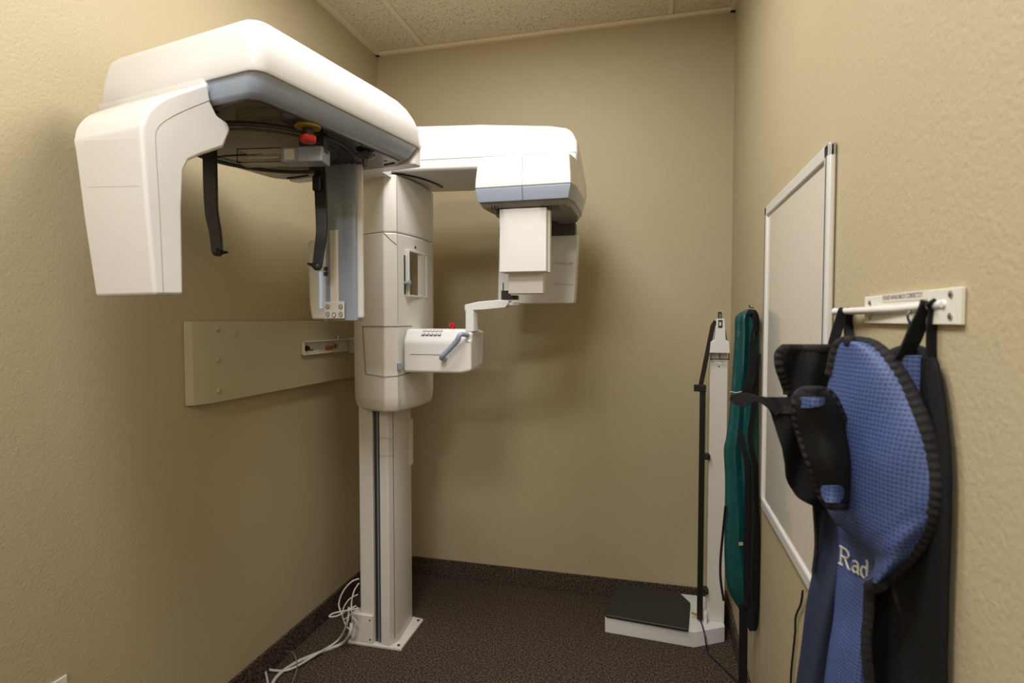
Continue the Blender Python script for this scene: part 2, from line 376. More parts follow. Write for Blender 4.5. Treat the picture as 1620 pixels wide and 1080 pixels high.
for u_, v_ in ((-1.09, .985), (-1.03, 1.37), (-1.3, 1.0), (-1.40, 1.30), (-1.02, .92)):
    part('screw', disc(uv(u_, v_, 1.7995), (0, 0, -1), .005, .001, 12), 'black', und)
for (u0, v0, u1, v1) in ((-1.33, .90, -1.13, .898), (-1.32, 1.405, -1.24, 1.40), (-1.06, 1.405, -1.02, 1.40), (-1.45, 1.404, -1.36, 1.404)):
    part('slot', tube([uv(u0, v0, 1.7995), uv(u1, v1, 1.7995)], .0035, 6), 'black', und)
part('groove', tube([uv(-1.50, 1.15, 1.7995), uv(-1.42, 1.14, 1.7995), uv(-1.30, 1.17, 1.7995)], .003, 6), 'black', und)
# rear cap and neck joining the housing to the column
part('rear_cap', loft([rrect(1.425+dv, 1.468, -1.47, -.967, z, .012) for z, dv in ((1.799, 0), (1.806, 0), (1.83, .015), (1.86, .028))]), 'white', bevel=.003)
part('front_skirt', loft([rrect(.8505+dz, .875, -1.495, -1.112, z, .010) for z, dz in ((1.828, .003), (1.832, 0), (1.856, 0))]), 'white', hs)
nk = [(-.96, 1.50), (-.99, 2.03), (-1.16, 2.06), (-1.20, 1.80), (-1.20, 1.52)]
nk = [(-0.83, 1.55), (-0.965, 1.75), (-0.975, 2.03), (-1.16, 2.06), (-1.16, 1.60)]
part('neck', vprism(nk, 1.872, 1.95), 'white', smooth=False)
# emergency stop
es = on(487, 200, 'z', 1.7995)
part('emergency_plate', disc(es, (0, 0, -1), .030, .004, 30), 'yellow', und)
part('emergency_button', lathe(es, (0, 0, -1), [(.004, .012), (.020, .012), (.022, .013), (.024, .019), (.034, .019), (.038, .016), (.04, .006)], 24), 'red', und)
part('emergency_collar', disc(es-Z*.004, (0, 0, -1), .0125, .016, 20), 'black', und)
# pointer knob
kp = on(578, 258, 'z', 1.77); kp = Vector((kp.x, kp.y, 1.7995))
part('pointer_knob', lathe(kp, (0, 0, -1), [(0, .013), (.004, .013), (.006, .026), (.010, .027), (.013, .022), (.020, .010), (.040, .008), (.042, .004)], 20), 'knob', und)
# light box with clear window hanging under the centre
def facebox(c, hu, hv, hz, bm=None): return obox(c, Ub, Vb, Z, hu, hv, hz, bm)
zc = 1.748
c0 = on(418, 250, 'z', zc); c1 = on(492, 248, 'z', zc)
Ub = (c1-c0).normalized(); Ub = (Ub*1).normalized(); Vb = Z.cross(Ub).normalized()
ca = on(457, 250, 'z', zc)
L1 = (on(517, 247, 'z', zc)-on(382, 250, 'z', zc)).length
e0 = on(383, 250, 'z', zc); e1 = on(452, 249, 'z', zc); e2 = on(478, 248, 'z', zc); e3 = on(516, 247, 'z', zc)
def span(a, b, hv, hz, bm=None, zz=zc):
    m_ = (a+b)/2; m_.z = zz; return facebox(m_, (b-a).length/2, hv, hz, bm)
bm = bmesh.new()
for s in (-1, 1):
    m_ = (e0+e1)/2+Z*s*.017; facebox(m_, (e1-e0).length/2, .022, .0012, bm)
m_ = e0.copy(); facebox(m_, .0012, .022, .0182, bm)
facebox((e0+e1)/2+Vb*.022, (e1-e0).length/2, .001, .017, bm)
bp_ = part('positioning_light', span(e2, e3, .026, .019), 'gray', bevel=.003)
part('clear_window', bm, 'acrylic', bp_, smooth=False)
part('light_slot', span(e1, e2, .024, .018), 'gray', bp_, bevel=.002)
part('inner_reflector', obox((e1+e2)/2-Vb*.0245, Ub, Vb, Z, (e2-e1).length*.3, .001, .013), 'cream', bp_)
part('slit', obox((e0*.55+e1*.45), Ub, Vb, Z, (e1-e0).length*.42, .004, .001), 'cream', bp_)
part('hanger', span(e2, e3, .015, .02, zz=1.775), 'black', bp_)
# temple supports: flat black blades bending inward
def blade(pts, wd, th, side, tip):
    bm = ribbon(pts, wd, th, side, smooth=5)
    return bm
def temple(pl, side, wpx, peg, foot):
    o = part('temple_support', ribbon(pl, wpx, .010, side, smooth=5), 'black', bevel=.002, seg=2)
    e = pl[-1]
    part('pad_pivot', lathe(e-side.cross(Z).normalized()*.008, side.cross(Z), [(0, .011), (.016, .011), (.018, .008)], 20), 'black', o)
    part('ear_peg', tube([e, e+peg*.5, e+peg], .006, 10, rr=lambda t: .0085-.006*t), 'black', o)
    part('hinge', lathe(pl[0]+Z*.008, (0, 0, -1), [(0, .016), (.012, .018), (.02, .012)], 16), 'black', o)
    return o
dL = 1.26; 
tl = [dep(332, 236, 1.53), dep(333, 290, 1.53), dep(335, 335, 1.53), dep(341, 368, 1.52), dep(344, 399, 1.51)]
temple(tl, RT.copy(), lambda t: .037-.012*max(0, t-.3), RT*.028-Z*.000, None)
tr = [dep(506, 277, 1.64), dep(508, 320, 1.64), dep(509, 365, 1.64), dep(505, 398, 1.63), dep(502, 422, 1.62)]
temple(tr, RT.copy(), lambda t: .034-.010*max(0, t-.3), -RT*.028+Z*.010, None)
part('clamp', obox(dep(501, 290, 1.625), RT, FW, Z, .012, .006, .022), 'black', und, bevel=.005)
hp = dep(506, 272, 1.64); part('support_bracket', box((hp.x-.03, hp.y-.012, hp.z), (hp.x+.012, hp.y+.012, 1.7995)), 'black', und, bevel=.004)
part('label', obox(dep(523, 293, 1.745), RT, FW, Z, .014, .001, .02), 'ivory', und)

# front (sensor) arm of the C: L-shaped in side view
def onU(x, y, u): 
    p = on(x, y, U, u); return (p.dot(V), p.z)
ua = -1.105
sil = [onU(x, y, ua) for x, y in ((245, 467), (232, 330), (224, 215), (226, 192), (236, 172), (258, 154), (290, 142), (330, 130), (334, 160), (345, 183), (362, 194), (366, 206), (355, 233), (320, 245), (300, 254), (292, 270), (289, 330), (291, 467))]
sil3 = smooth_path([Vector((v, z, 0)) for v, z in sil[1:8]], 4)
sil = sil[:1]+[(p.x, p.y) for p in sil3]+sil[8:]
uLt, uLb = -1.335, -1.30
def armring(u_of):
    return [uv(u_of(v, z), v, z) for v, z in sil]
zlo, zhi = sil[0][1], sil3[-1].y
rings = []
outer = lambda v, z: uLb+(uLt-uLb)*(z-zlo)/(zhi-zlo)-max(0, (z-1.66))**2*2.2
rings = [armring(lambda v, z, s=s: ua+(outer(v, z)-ua)*s) for s in (0, .5, 1)]
sa = part('sensor_arm', loft(rings), 'white', bevel=.018, seg=5, ang=40)
# inset contour on its side face
con = [onU(x, y, ua) for x, y in ((258, 462), (252, 330), (246, 225), (249, 203), (262, 190), (290, 175), (332, 158))]
part('seam', tube([uv(ua+.0002, v, z) for v, z in con], .0007, 6, smooth=4), 'lseam', sa)
# glossy label on the outer face
def outer_pt(x, y):
    p = on(x, y, V, sil[5][0])
    for _ in range(3):
        t_ = (p.z-sil[1][1])/(sil[5][1]-sil[1][1]); p = on(x, y, V, sil[1][0]+(sil[5][0]-sil[1][0])*t_)
    return p
lp = [outer_pt(x, y) for x, y in ((134, 222), (218, 218), (221, 294), (139, 296))]
part('label', prism([p-V*.0006 for p in lp], [p+V*.003 for p in lp]), 'white', sa, smooth=False)

# rear (tube) arm of the C with its grey inner face and control panel
vr = 1.345
def onV(x, y, v): return on(x, y, V, v)
def zz(y, v=vr): return onV(540, y, v).z
zb, zt_ = onV(540, 507, vr).z, 1.80
uL_, uM, uR_ = -1.247, -1.125, -1.110
def armrow(z, t):   # inner face slightly convex, waist part-way up
    wst = .006*math.sin(math.pi*t)
    f = -.02*t
    return [uv(uL_+wst+t*.01, vr+f*0, z), uv((uL_+uM)/2, vr-.008, z), uv(uM-.015, vr-.002, z), uv(uM, vr+.006, z), uv(uM, vr+.03, z), uv(uL_+wst, vr+.03, z)]
ga = part('tube_arm', loft([armrow(zb+(zt_-zb)*i/10, i/10) for i in range(11)]), 'gray', bevel=.002)
part('white_back_shell', loft([[uv(uL_-.015, vr+.02, z), uv(uM+.008, vr+.01, z), uv(uR_+.002, vr+.022, z), uv(uM-.05, vr+.08, z), uv(uL_-.01, vr+.08, z)] for t, z in ((0, zb+.006), (.5, zb+.1), (1, zt_))]), 'white', bevel=.012, seg=4)
part('rotation_ring', ringmesh(rc-Z*.001, (0, 0, 1), .18, .0012, 60), 'seam', und)
# cassette box beside it
zc1 = onV(490, 380, vr).z
cs = part('cassette_holder', loft([[uv(-1.325+dx, vr+.018, z), uv(-1.30+dx, vr-.005, z), uv(-1.237, vr-.002, z), uv(-1.237, vr+.05, z), uv(-1.325+dx, vr+.05, z)] for dx, z in ((.012, zb+.004), (.003, zb+.05), (0, zb+.15), (0, zc1-.01), (.004, zc1))]), 'cream', bevel=.006)
s0, s1 = onV(506, 430, vr-.008), onV(510, 488, vr-.008)
part('display', obox((s0+s1)/2, U, V, Z, .0045, .003, abs(s0.z-s1.z)/2), 'screen', cs, smooth=False)
p0 = onV(511, 431, vr-.01)
for yy in (425, 433): part('window', obox(onV(515, yy, vr-.005), U, V, Z, .005, .003, .006), 'seam', ga)
# control strip and key pad
def plate(xa, ya_, xb, yb_, v, h, m, r, parent, name='control_strip'):
    a = onV(xa, ya_, v); b = onV(xb, yb_, v); c = (a+b)/2
    return part(name, obox(c, U, V, Z, abs((b-a).dot(U))/2, h, abs(a.z-b.z)/2), m, parent, bevel=r)
vf = vr-.0095
plate(522, 364, 536, 482, vf, .004, 'cream', .003, ga)
kpn = plate(514, 477, 545, 504, vf-.003, .003, 'cream', .0028, ga, 'keypad')
for (bx, by, ty) in ((518.5, 485, 1), (518.5, 497, -1), (539, 485, 1), (539, 497, -1), (528.5, 498, 0)):
    c = onV(bx, by, vf-.0065)
    part('button', disc(c, -V, .0062, .0008, 20), 'white', kpn)
    bm = ringmesh(c-V*.0008, V, .0064, .0012, 20)
    part('button_ring', bm, 'mark', kpn)
    if ty:
        a = [c+U*.0026-Z*.002*ty, c-U*.0026-Z*.002*ty, c+Z*.0026*ty]
        part('arrow_mark', prism([p-V*.0007 for p in a], [p-V*.0022 for p in a]), 'seam', kpn, smooth=False)

# ------- long side arm to the second head
BE = R(4.6); Q = Vector((math.cos(BE), math.sin(BE), 0)); W = Vector((-math.sin(BE), math.cos(BE), 0))
def qw(q, w_, z): return Q*q+W*w_+Z*z
wf = 2.05
def onW(x, y, w_=wf): p = on(x, y, W, w_); return (p.dot(Q), p.z)
wb = on(715, 303, 'z', 1.893).dot(W)
prof = [onW(616, 272), onW(751, 267), onW(912, 258), (onW(914, 240)[0], 1.935), onW(913, 222), onW(906, 207), onW(896, 201), onW(870, 198), onW(760, 196), onW(655, 199), onW(600, 203)]
prof[2] = (prof[2][0]-.002, prof[1][1]+.0)
def endtaper(w_): return 1
ringsA = []
for s in (0, .35, .7, 1):
    w_ = wf+(wb-wf)*s
    ringsA.append([qw(q+(.02*s if q > -.2 else 0), w_, z-(.085*s**1.5 if (q > -.16) else 0)+0) for q, z in prof])
ca_ = part('side_arm', loft(ringsA), 'white', bevel=.012, seg=4, ang=30)
sl = [onW(665, 253), onW(800, 246), onW(913, 240)]
part('seam', tube([qw(q, wf-.0004, z) for q, z in sl], .0009, 6), 'lseam', ca_)
part('collar_seam', tube([qw(onW(616, 272)[0]+dx, wf+dy, 1.889) for dx, dy in ((0, -.002), (.04, .03), (.09, .10), (.12, .19), (.13, .26))], .0035, 6, smooth=5), 'black', ca_)
part('seam', tube([qw(onW(680, 290)[0], wf+.02, 1.8925), qw(onW(680, 290)[0], wb-.02, 1.8925)], .0008, 6), 'lseam', ca_)

# second head (cephalometric)
hy = 1.90
def oy(x, y, d=hy): return on(x, y, 'y', d)
hl, hr = oy(751, 298).x, oy(903, 297).x
zA, zB, zC = oy(758, 249).z, oy(751, 299).z, oy(753, 320).z
yk = 2.37
def hrow(z, il, ir, yf, yb_, cr=.03):
    a = hl+il; b = hr-ir
    return [(a, yf, z), (b, yf, z), (b+.012, yf+.06, z), (b+.010, (yf+yb_)/2+.03, z), (b+.0, yb_-.10, z), (b-.03, yb_, z), (a+.085, yb_, z), (a+.014, yb_-.15, z), (a+.008, yf+.14, z)]
chd = part('x_ray_head', loft([hrow(zB+.001, 0, 0, hy, yk), hrow(zB+.03, .002, .001, hy, yk), hrow(zA-.006, .010, .006, hy+.004, yk), hrow(zA, .018, .014, hy+.016, yk-.01)]), 'white', bevel=.005, ang=30)
part('grey_trim_band', loft([hrow(zC, .010, .010, hy+.008, yk-.01), hrow(zB-.004, .001, .001, hy+.001, yk), hrow(zB, .001, .001, hy+.001, yk)]), 'gray', chd, bevel=.002)
hu_ = part('underside_panel', loft([hrow(zC-.018, .022, .022, hy+.03, yk-.02), hrow(zC+.004, .011, .011, hy+.010, yk-.012)]), 'underh', chd, bevel=.003)
sx_ = oy(826, 270).x
part('seam', tube([(sx_, hy-.0002, zB), (sx_, hy+.003, zA-.008)], .0009, 6), 'lseam', chd); part('seam', tube([(sx_, hy-.0002, zB), (sx_, hy+.007, zC)], .0009, 6), 'seam', chd)
def und_pt(x, y): return on(x, y, 'z', zC-.019)
for i in range(4):
    a = und_pt(777+i*4.5, 324.5); b = und_pt(779.5+i*4.5, 332.5); part('vent_slot', tube([a, b], .0022, 6), 'black', chd)
for i in range(8):
    a = und_pt(855+i*4, 324); b = und_pt(857+i*4, 332); part('vent_slot', tube([a, b], .0022, 6), 'black', chd)
dc = und_pt(822, 336); part('turntable_ring', disc(dc, (0, 0, -1), .085, .014, 36), 'dsteel', chd)
for x0, y0_, x1, y1_ in ((868, 348, 882, 352),):
    part('ear_rod_clip', tube([und_pt(x0, y0_)-Z*.006, und_pt(x1, y1_)-Z*.006], .006, 8), 'black', chd)
# hanging detector plate
a, b = oy(790, 331, 1.93), oy(866, 429, 1.93)
dp = part('detector_plate', box((a.x, 1.93, b.z), (b.x-.004, 1.958, a.z)), 'white', bevel=.003)
part('detector_backing', box((a.x+.004, 1.955, b.z-.002), (b.x+.004, 1.985, a.z-.004)), 'cream', dp, bevel=.003)
part('detector_hanger', box((a.x+.03, 1.97, b.z), (b.x-.03, 2.0, zC)), 'cream', dp)
a2, b2 = oy(804, 431, 1.975), oy(859, 464, 1.975)
part('lower_box', box((a2.x, 1.975, b2.z), (b2.x, 2.03, b.z+.02)), 'cream', dp, bevel=.003)
# tall rear panel
zt2 = oy(850, 372, 2.31).z; zb2 = oy(850, 480, 2.31).z
xl_, xr_ = oy(788, 430, 2.31).x, oy(910, 430, 2.31).x
def prow(z, dx, dy): return [(xl_+dx*.3, 2.31+dy, z), (xr_+dx, 2.31+dy, z), (xr_+dx+.004, 2.34+dy, z), (xr_+dx, 2.39, z), (xl_+dx*.3, 2.39, z)]
rp = part('rear_panel', loft([prow(zb2, -.008, 0), prow(zb2+.015, -.005, 0), prow(zb2+.10, 0, 0), prow(zt2-.03, .006, .01), prow(zt2, .006, .012)]), 'white', bevel=.004, ang=25)
part('dark_gap', box((xl_+.005, 2.308, zt2-.004), (xr_-.002, 2.36, zC-.016)), 'seam', rp)
for y_ in (415, 448):
    a = oy(878, y_-1, 2.309); b = oy(906, y_+1.5, 2.309); part('ridge', tube([a, (a+b)/2-Z*.001, b], .0035, 6), 'white', rp)
part('slot', tube([oy(796, 447, 2.307), oy(796, 462, 2.307)], .0022, 6), 'black', rp)

# ------- patient shelf with chin rest
sy = 2.0
sl_, sr_ = on(649, 560, 'y', sy).x, on(745, 560, 'y', sy).x
sh = bmesh.new()
zt0, zt1, zbm = 1.283, 1.300, 1.132
def srow(x, zt, yb_, extra=0): return [(x, sy, zbm+extra), (x, sy, zt0-.03), (x, sy+.028, zt), (x, yb_, zt), (x, yb_, zbm+extra)]
ss = part('patient_shelf', loft([srow(sl_-.03, zt1, 2.16), srow(sl_+.02, zt1, 2.15), srow(sr_-.04, zt1, 2.15), srow(sr_, zt1-.004, 2.15, .01)][0:4]), 'white', bevel=.012, seg=4, ang=28)
xe = on(766, 560, 'y', 2.14).x
part('shelf_end', loft([[(sr_-.02, sy+.0, zbm+.004), (sr_-.02, sy+.0, zt1-.012), (sr_-.02, 2.14, zt1-.006), (sr_-.02, 2.14, zbm+.02)], [(sr_, sy+.012, zbm+.012), (sr_, sy+.012, zt1-.014), (xe, 2.14, zt1-.008), (xe-.004, 2.14, zbm+.03)]]), 'white', ss, bevel=.008)
part('seam', tube([(sl_, sy-.0004, 1.203), (on(698, 563, 'y', sy).x, sy-.0004, 1.203)], .0009, 6), 'seam', ss)
part('seam', tube([(on(737, 528, 'y', sy).x, sy-.0002, 1.252), (sr_, sy-.0002, 1.252)], .0009, 6), 'seam', ss)
for i in range(5):
    for j in range(2):
        c = on(667+i*6+j*2, 526-j*4.5, 'z', 1.30) if False else Vector((sl_+.048+i*.0165+j*.002, sy+.014+j*.012, 1.278+j*.0125))
        part('key', obox(c, Vector((1, 0, 0)), Vector((0, .7, .71)), Vector((0, -.71, .7)), .0062, .0045, .0035), 'mark', ss)
        part('key_cap', obox(c+Vector((0, -.71, .7))*.0036, Vector((1, 0, 0)), Vector((0, .7, .71)), Vector((0, -.71, .7)), .0042, .0028, .0005), 'ivory', ss, smooth=False)
rb = Vector((on(716, 516, 'y', 2.07).x, 2.07, 1.298))
part('emergency_button', lathe(rb, (0, 0, 1), [(0, .010), (.008, .010), (.010, .009), (.012, .013), (.022, .015), (.025, .012)], 20), 'red', ss)
hA, hB = on(699, 565, 'y', sy-.03), on(731, 530, 'y', sy-.03)
hd = part('hand_grip', tube([hA+Vector((0, .03, -.006)), hA, hA+(hB-hA)*.35, hA+(hB-hA)*.75, hB+Z*.002-Vector((.006, 0, 0)), hB+Vector((.012, .030, 0))], .010, 12, smooth=5, rr=lambda t: .0105 if t < .7 else .009), 'gray', ss)
cp0 = on(745, 500, 'y', 2.03)
part('chin_post', vprism([(cp0.x-.019, 2.02), (cp0.x+.012, 2.02), (cp0.x+.02, 2.04), (cp0.x+.02, 2.06), (cp0.x-.019, 2.06)], 1.29, 1.375), 'white', ss, bevel=.004)
ty = 2.03
pr = [on(x, y, 'y', ty) for x, y in ((736, 492), (736, 482), (758, 477), (790, 474), (806, 475), (806, 480), (800, 487), (770, 490))]
am = part('chin_arm', prism([(p.x, ty-.01, p.z) for p in pr], [(p.x, ty+.035, p.z) for p in pr]), 'white', ss, bevel=.004)
pe = on(806, 480, 'y', ty)
part('chin_tip', box((pe.x-.01, ty+.0, pe.z-.008), (pe.x+.035, ty+.03, pe.z+.004)), 'cream', ss, bevel=.004)
pb = on(793, 474, 'y', ty)
part('bite_block', loft([[(pb.x, ty, z), (pb.x+w2, ty, z), (pb.x+w2, ty+.03, z), (pb.x, ty+.03, z)] for w2, z in ((.06, pb.z), (.06, pb.z+.016), (.03, pb.z+.017), (.024, pb.z+.034))]), 'black', ss)

# ------------------------------------------------------------------ cables by the column base
def fl(x, y, z=.008): return on(x, y, 'z', z)
def floorpath(pts): return [fl(*p) if len(p) == 3 else fl(p[0], p[1]) for p in pts]
cabs = [
 ('thick pale grey cable running from the column base along the left floor edge', 'cable', .0065, [dep(556, 985, 2.26), dep(553, 1003, 2.25), fl(540, 1018, .012), fl(505, 1032, .009), fl(468, 1048, .009), fl(440, 1068, .009), fl(425, 1092, .009)]),
 ('thinner pale cable with its end turned up beside the thick one', 'cable', .0045, [dep(552, 960, 2.28), dep(549, 985, 2.26), fl(535, 1012, .02), fl(500, 1035, .016), fl(460, 1058, .010), fl(432, 1060, .010), fl(418, 1055, .012)]),
 ('short pale cable end pointing at the baseboard near the photo bottom', 'cable', .004, [fl(418, 1055, .025), fl(421, 1066, .012), fl(424, 1080, .008), fl(427, 1100, .008)]),
 ('tall loop of pale cable rising left of the column base', 'cable', .003, [dep(568, 915, 2.33), dep(556, 920, 2.32), dep(543, 935, 2.31), dep(536, 955, 2.30), dep(541, 972, 2.28), dep(548, 990, 2.27), dep(560, 1000, 2.27)]),
 ('pale cable hanging close beside the column, inner loop', 'cable', .003, [dep(568, 922, 2.33), dep(560, 935, 2.32), dep(556, 955, 2.30), dep(558, 975, 2.28), dep(566, 984, 2.28)]),
 ('pale cable coiled in a low flat loop left of the column base', 'cable', .003, [dep(567, 962, 2.27), dep(545, 966, 2.24), dep(527, 970, 2.22), dep(521, 975, 2.21), dep(533, 974, 2.22), dep(548, 966, 2.25), dep(563, 958, 2.28)]),
 ('thin pale cable curled in a small upright loop at the tangle', 'cable', .0022, [dep(566, 940, 2.31), dep(552, 948, 2.29), dep(543, 963, 2.27), dep(543, 978, 2.26), dep(551, 975, 2.26), dep(566, 960, 2.28)]),
 ('thin dark grey cable arching over the floor in front of the baseboard', 'cable2', .0022, [fl(450, 1029, .02), fl(463, 1032, .06), fl(470, 1048, .05), fl(468, 1065, .02), fl(460, 1085, .008)]),
]
for lab, m, r, pts in cabs:
    o = obj('cable', tube(pts, r, 8, smooth=8), m); tag(o, lab, 'cable')

# wall outlet (bottom left)
op = on(94, 1080, 'x', XL+.004)
ot = on(107, 1066, 'x', XL+.006)
zt3 = ot.z
t = thing('outlet_cover', 'ivory wall outlet cover low on the left wall at the photo corner', 'outlet', (XL, ot.y-.035, zt3-.057))
obj('plate', place(t, box((XL+.0005, ot.y-.07, zt3-.115), (XL+.006, ot.y, zt3))), 'ivory', t, bevel=.003)
for dz in (-.04, -.08): obj('socket', place(t, disc((XL+.006, ot.y-.035, zt3+dz+.002), (1, 0, 0), .016, .001, 20)), 'ivory', t)

# ------------------------------------------------------------------ scale with height rod
t = thing('patient_scale', 'white floor scale with black mat and tall height-rod post in the right corner', 'scale', (.08, 2.5, 0))
pz = .066
pp = [(-.198, 2.392), (.164, 2.366), (.290, 2.440), (.295, 2.69), (-.16, 2.69)]
T = lambda name, bm, m, parent=None, **k: obj(name, place(t, bm), m, parent or t, **k)
T('platform', vprism(pp, 0.0, pz), 'white', bevel=.003)
mp_ = [on(x, y, 'z', pz+.014) for x, y in ((958, 972), (1089, 995), (1092, 952), (1077, 938), (975, 922))]
T('mat', vprism([(p.x, p.y) for p in mp_], pz, pz+.014), 'rubber', bevel=.005)
pa = on(1120, 982, 'z', pz); yp = 2.47
xa_, xb_ = on(1120, 800, 'y', yp).x, on(1148.5, 800, 'y', yp).x
ztp = on(1138, 568, 'y', yp).z
pst = T('post', box((xa_, yp, pz), (xb_, yp+.05, ztp)), 'postw', bevel=.003)
T('screw', disc(((xa_+xb_)/2, yp, ztp-.03), (0, -1, 0), .003, .001, 10), 'dsteel', pst)
zh0, zh1, zh2 = on(1138, 558, 'y', yp).z, on(1138, 540, 'y', yp).z, on(1138, 504, 'y', yp).z
xm = (on(1124.5, 540, 'y', yp).x+on(1152, 540, 'y', yp).x)/2; hw = .040
hf = [(xm-hw, zh0), (xm+hw, zh0), (xm+hw-.004, zh1), (xm+.023, zh1+.008), (xm+.018, zh2), (xm-.014, zh2), (xm-.021, zh1+.008), (xm-hw+.004, zh1)]
hd_ = T('head', prism([(a, yp-.02, b) for a, b in hf], [(a, yp+.045, b) for a, b in hf]), 'white', bevel=.003)
T('gap_bracket', box((xa_+.004, yp+.02, ztp-.002), (xb_-.002, yp+.045, zh0+.002)), 'postw', hd_)
bm = bmesh.new(); box((xm-hw+.002, yp-.018, ztp-.001), (xm+hw-.002, yp-.014, ztp+.003), bm)
for q in (-1, 0, 1): box((xm+q*(hw-.004)-.0015, yp-.018, ztp), (xm+q*(hw-.004)+.0015, yp-.014, zh0), bm)
T('wire_frame', bm, 'black', hd_)
T('window', box((xm-.008, yp-.022, on(1136, 518, 'y', yp).z), (xm+.008, yp-.019, on(1136, 506, 'y', yp).z)), 'black', hd_)
T('indicator', box((xm-.004, yp-.0235, on(1136, 515, 'y', yp).z), (xm+.003, yp-.021, on(1136, 509, 'y', yp).z)), 'white', hd_)
T('top_tab', box((xm-.007, yp-.01, zh2-.01), (xm+.007, yp+.01, zh2+.028)), 'black', hd_, bevel=.003)
T('top_pin', box((xm-.003, yp-.013, zh2), (xm+.003, yp-.009, zh2+.020)), 'steel', hd_)
yr = 2.45
ra, rb_ = on(1110, 975, 'y', yr), on(1110.5, 612, 'y', yr)
xr0 = (ra.x+rb_.x)/2
rod = T('height_rod', box((xr0-.013, yr, .075), (xr0+.010, yr+.016, rb_.z)), 'black', bevel=.002)
dg = [on(1108, 614, 'y', yr), on(1128, 515, 'y', yr), on(1133, 508, 'y', yr)]
T('folding_arm', ribbon([p+Vector((0, .008, 0)) for p in dg], .018, .012, Vector((1, 0, 0)), smooth=0), 'black', rod)
T('folding_arm', ribbon([Vector((xm+.016, yr+.01, zh2-.03)), Vector((xm+.026, yr+.01, zh1))], .006, .012, Vector((1, 0, 0)), smooth=0), 'black', hd_)
jb = on(1107.5, 613, 'y', yr)
T('joint_block', box((jb.x-.024, yr-.006, jb.z-.016), (jb.x+.024, yr+.02, jb.z+.012)), 'black', rod, bevel=.003)
for py in (722, 935):
    b_ = on(1118, py, 'y', yr); T('clip', box((b_.x-.012, yr, b_.z-.014), (xa_+.004, yr+.03, b_.z+.010)), 'black', rod, bevel=.003)
    T('clip_screw', disc((b_.x-.002, yr, b_.z), (0, -1, 0), .004, .003, 10), 'steel', rod)
T('foot_bracket', box((xr0+.012, yr-.01, pz), (xa_+.0, yr+.03, pz+.045)), 'white', bevel=.002)
T('brass_fitting', tube([on(1094, 969, 'z', .09), on(1103, 972, 'z', .085)], .005, 8), 'yellow')
T('power_cord', tube([on(1103, 972, 'z', .085)+Vector((.002, -.012, 0)), on(1109, 983, 'z', .078), dep(1114, 1000, 2.29), dep(1117, 1018, 2.27), fl(1120, 1032, .006), fl(1140, 1052, .006), fl(1160, 1072, .006), fl(1175, 1090, .006), fl(1188, 1110, .006)], .0032, 8, smooth=8), 'black')

# ------------------------------------------------------------------ whiteboard on the right wall
wl, wr = on(1203, 560, 'x', XR-.02).y, on(1311, 219, 'x', XR-.016).y
wt, wbz = on(1207, 333, 'x', XR-.02).z+.010, on(1200, 800, 'x', XR-.02).z
t = thing('whiteboard', 'glossy blank whiteboard in an aluminium frame on the right wall', 'whiteboard', (XR, (wl+wr)/2, wbz))
T = lambda name, bm, m, parent=None, **k: obj(name, place(t, bm), m, parent or t, **k)
T('panel', box((XR-.010, wr+.01, wbz+.01), (XR-.002, wl-.01, wt-.01)), 'sat', smooth=False)
fw, fd = .032, .016
def fbar(a, b):  # rounded frame profile with a groove
    return a
for nm, lo, hi in (('frame_top', (XR-fd, wr, wt-fw), (XR-.001, wl, wt)), ('frame_bottom', (XR-fd, wr, wbz), (XR-.001, wl, wbz+fw)), ('frame_side', (XR-fd, wr, wbz), (XR-.001, wr+fw, wt)), ('frame_side', (XR-fd, wl-fw, wbz), (XR-.001, wl, wt))):
    T(nm, box(lo, hi), 'alu', bevel=.006, seg=4)
for yy in (wr+fw*.42, wl-fw*.5): T('groove', tube([(XR-fd-.0003, yy, wbz+.01), (XR-fd-.0003, yy, wt-.01)], .0012, 6), 'seam')
o = obj('cord', tube([on(1270, 934, 'x', XR-.01), on(1267, 955, 'x', XR-.006), on(1259, 975, 'x', XR-.006), on(1258, 1000, 'x', XR-.006), on(1255, 1030, 'x', XR-.006), on(1252, 1060, 'x', XR-.006), on(1250, 1100, 'x', XR-.006)], .0025, 8, smooth=6), 'black')
tag(o, 'thin black cord hanging down the wall below the whiteboard', 'cord')

# ------------------------------------------------------------------ teal apron hanging in the corner
def catmull_rows(rows, n):
    pts = smooth_path([Vector((r[1], r[0], r[2])) for r in rows], n)
    return [(p.y, p.x, p.z) for p in pts]
def bundle(rows, depf, thick, nfold, amp, seg=40, n=5, ph=0.0):
    rs = catmull_rows(rows, n); rings = []
    N = len(rs)
    for i, (y, xl, xr) in enumerate(rs):
        t_ = i/(N-1); ring = []
        for k_ in range(seg):
            a = 2*math.pi*k_/seg; sx = math.cos(a); sd = math.sin(a)
            s = (sx+1)/2
            f = 1+amp*math.sin(nfold*a+ph+t_*2.2+math.sin(t_*9))*abs(sd)
            d = depf(s, t_)-thick*sd*f*(0.6+.4*math.sin(math.pi*min(1, t_*1.4+.1)))
            ring.append(dep(xl+(xr-xl)*s, y, d))
        rings.append(ring)
    return loft(rings)
t = thing('teal_apron', 'teal lead apron with black trim hanging by the corner beside the whiteboard', 'apron', (.30, 2.1, 1.36))
T = lambda name, bm, m, parent=None, **k: obj(name, place(t, bm), m, parent or t, **k)
wd = lambda x: on(x, 600, 'x', XR).dot(FW)-CAM.dot(FW)
dA = lambda s, t_: 1.86-.04*s
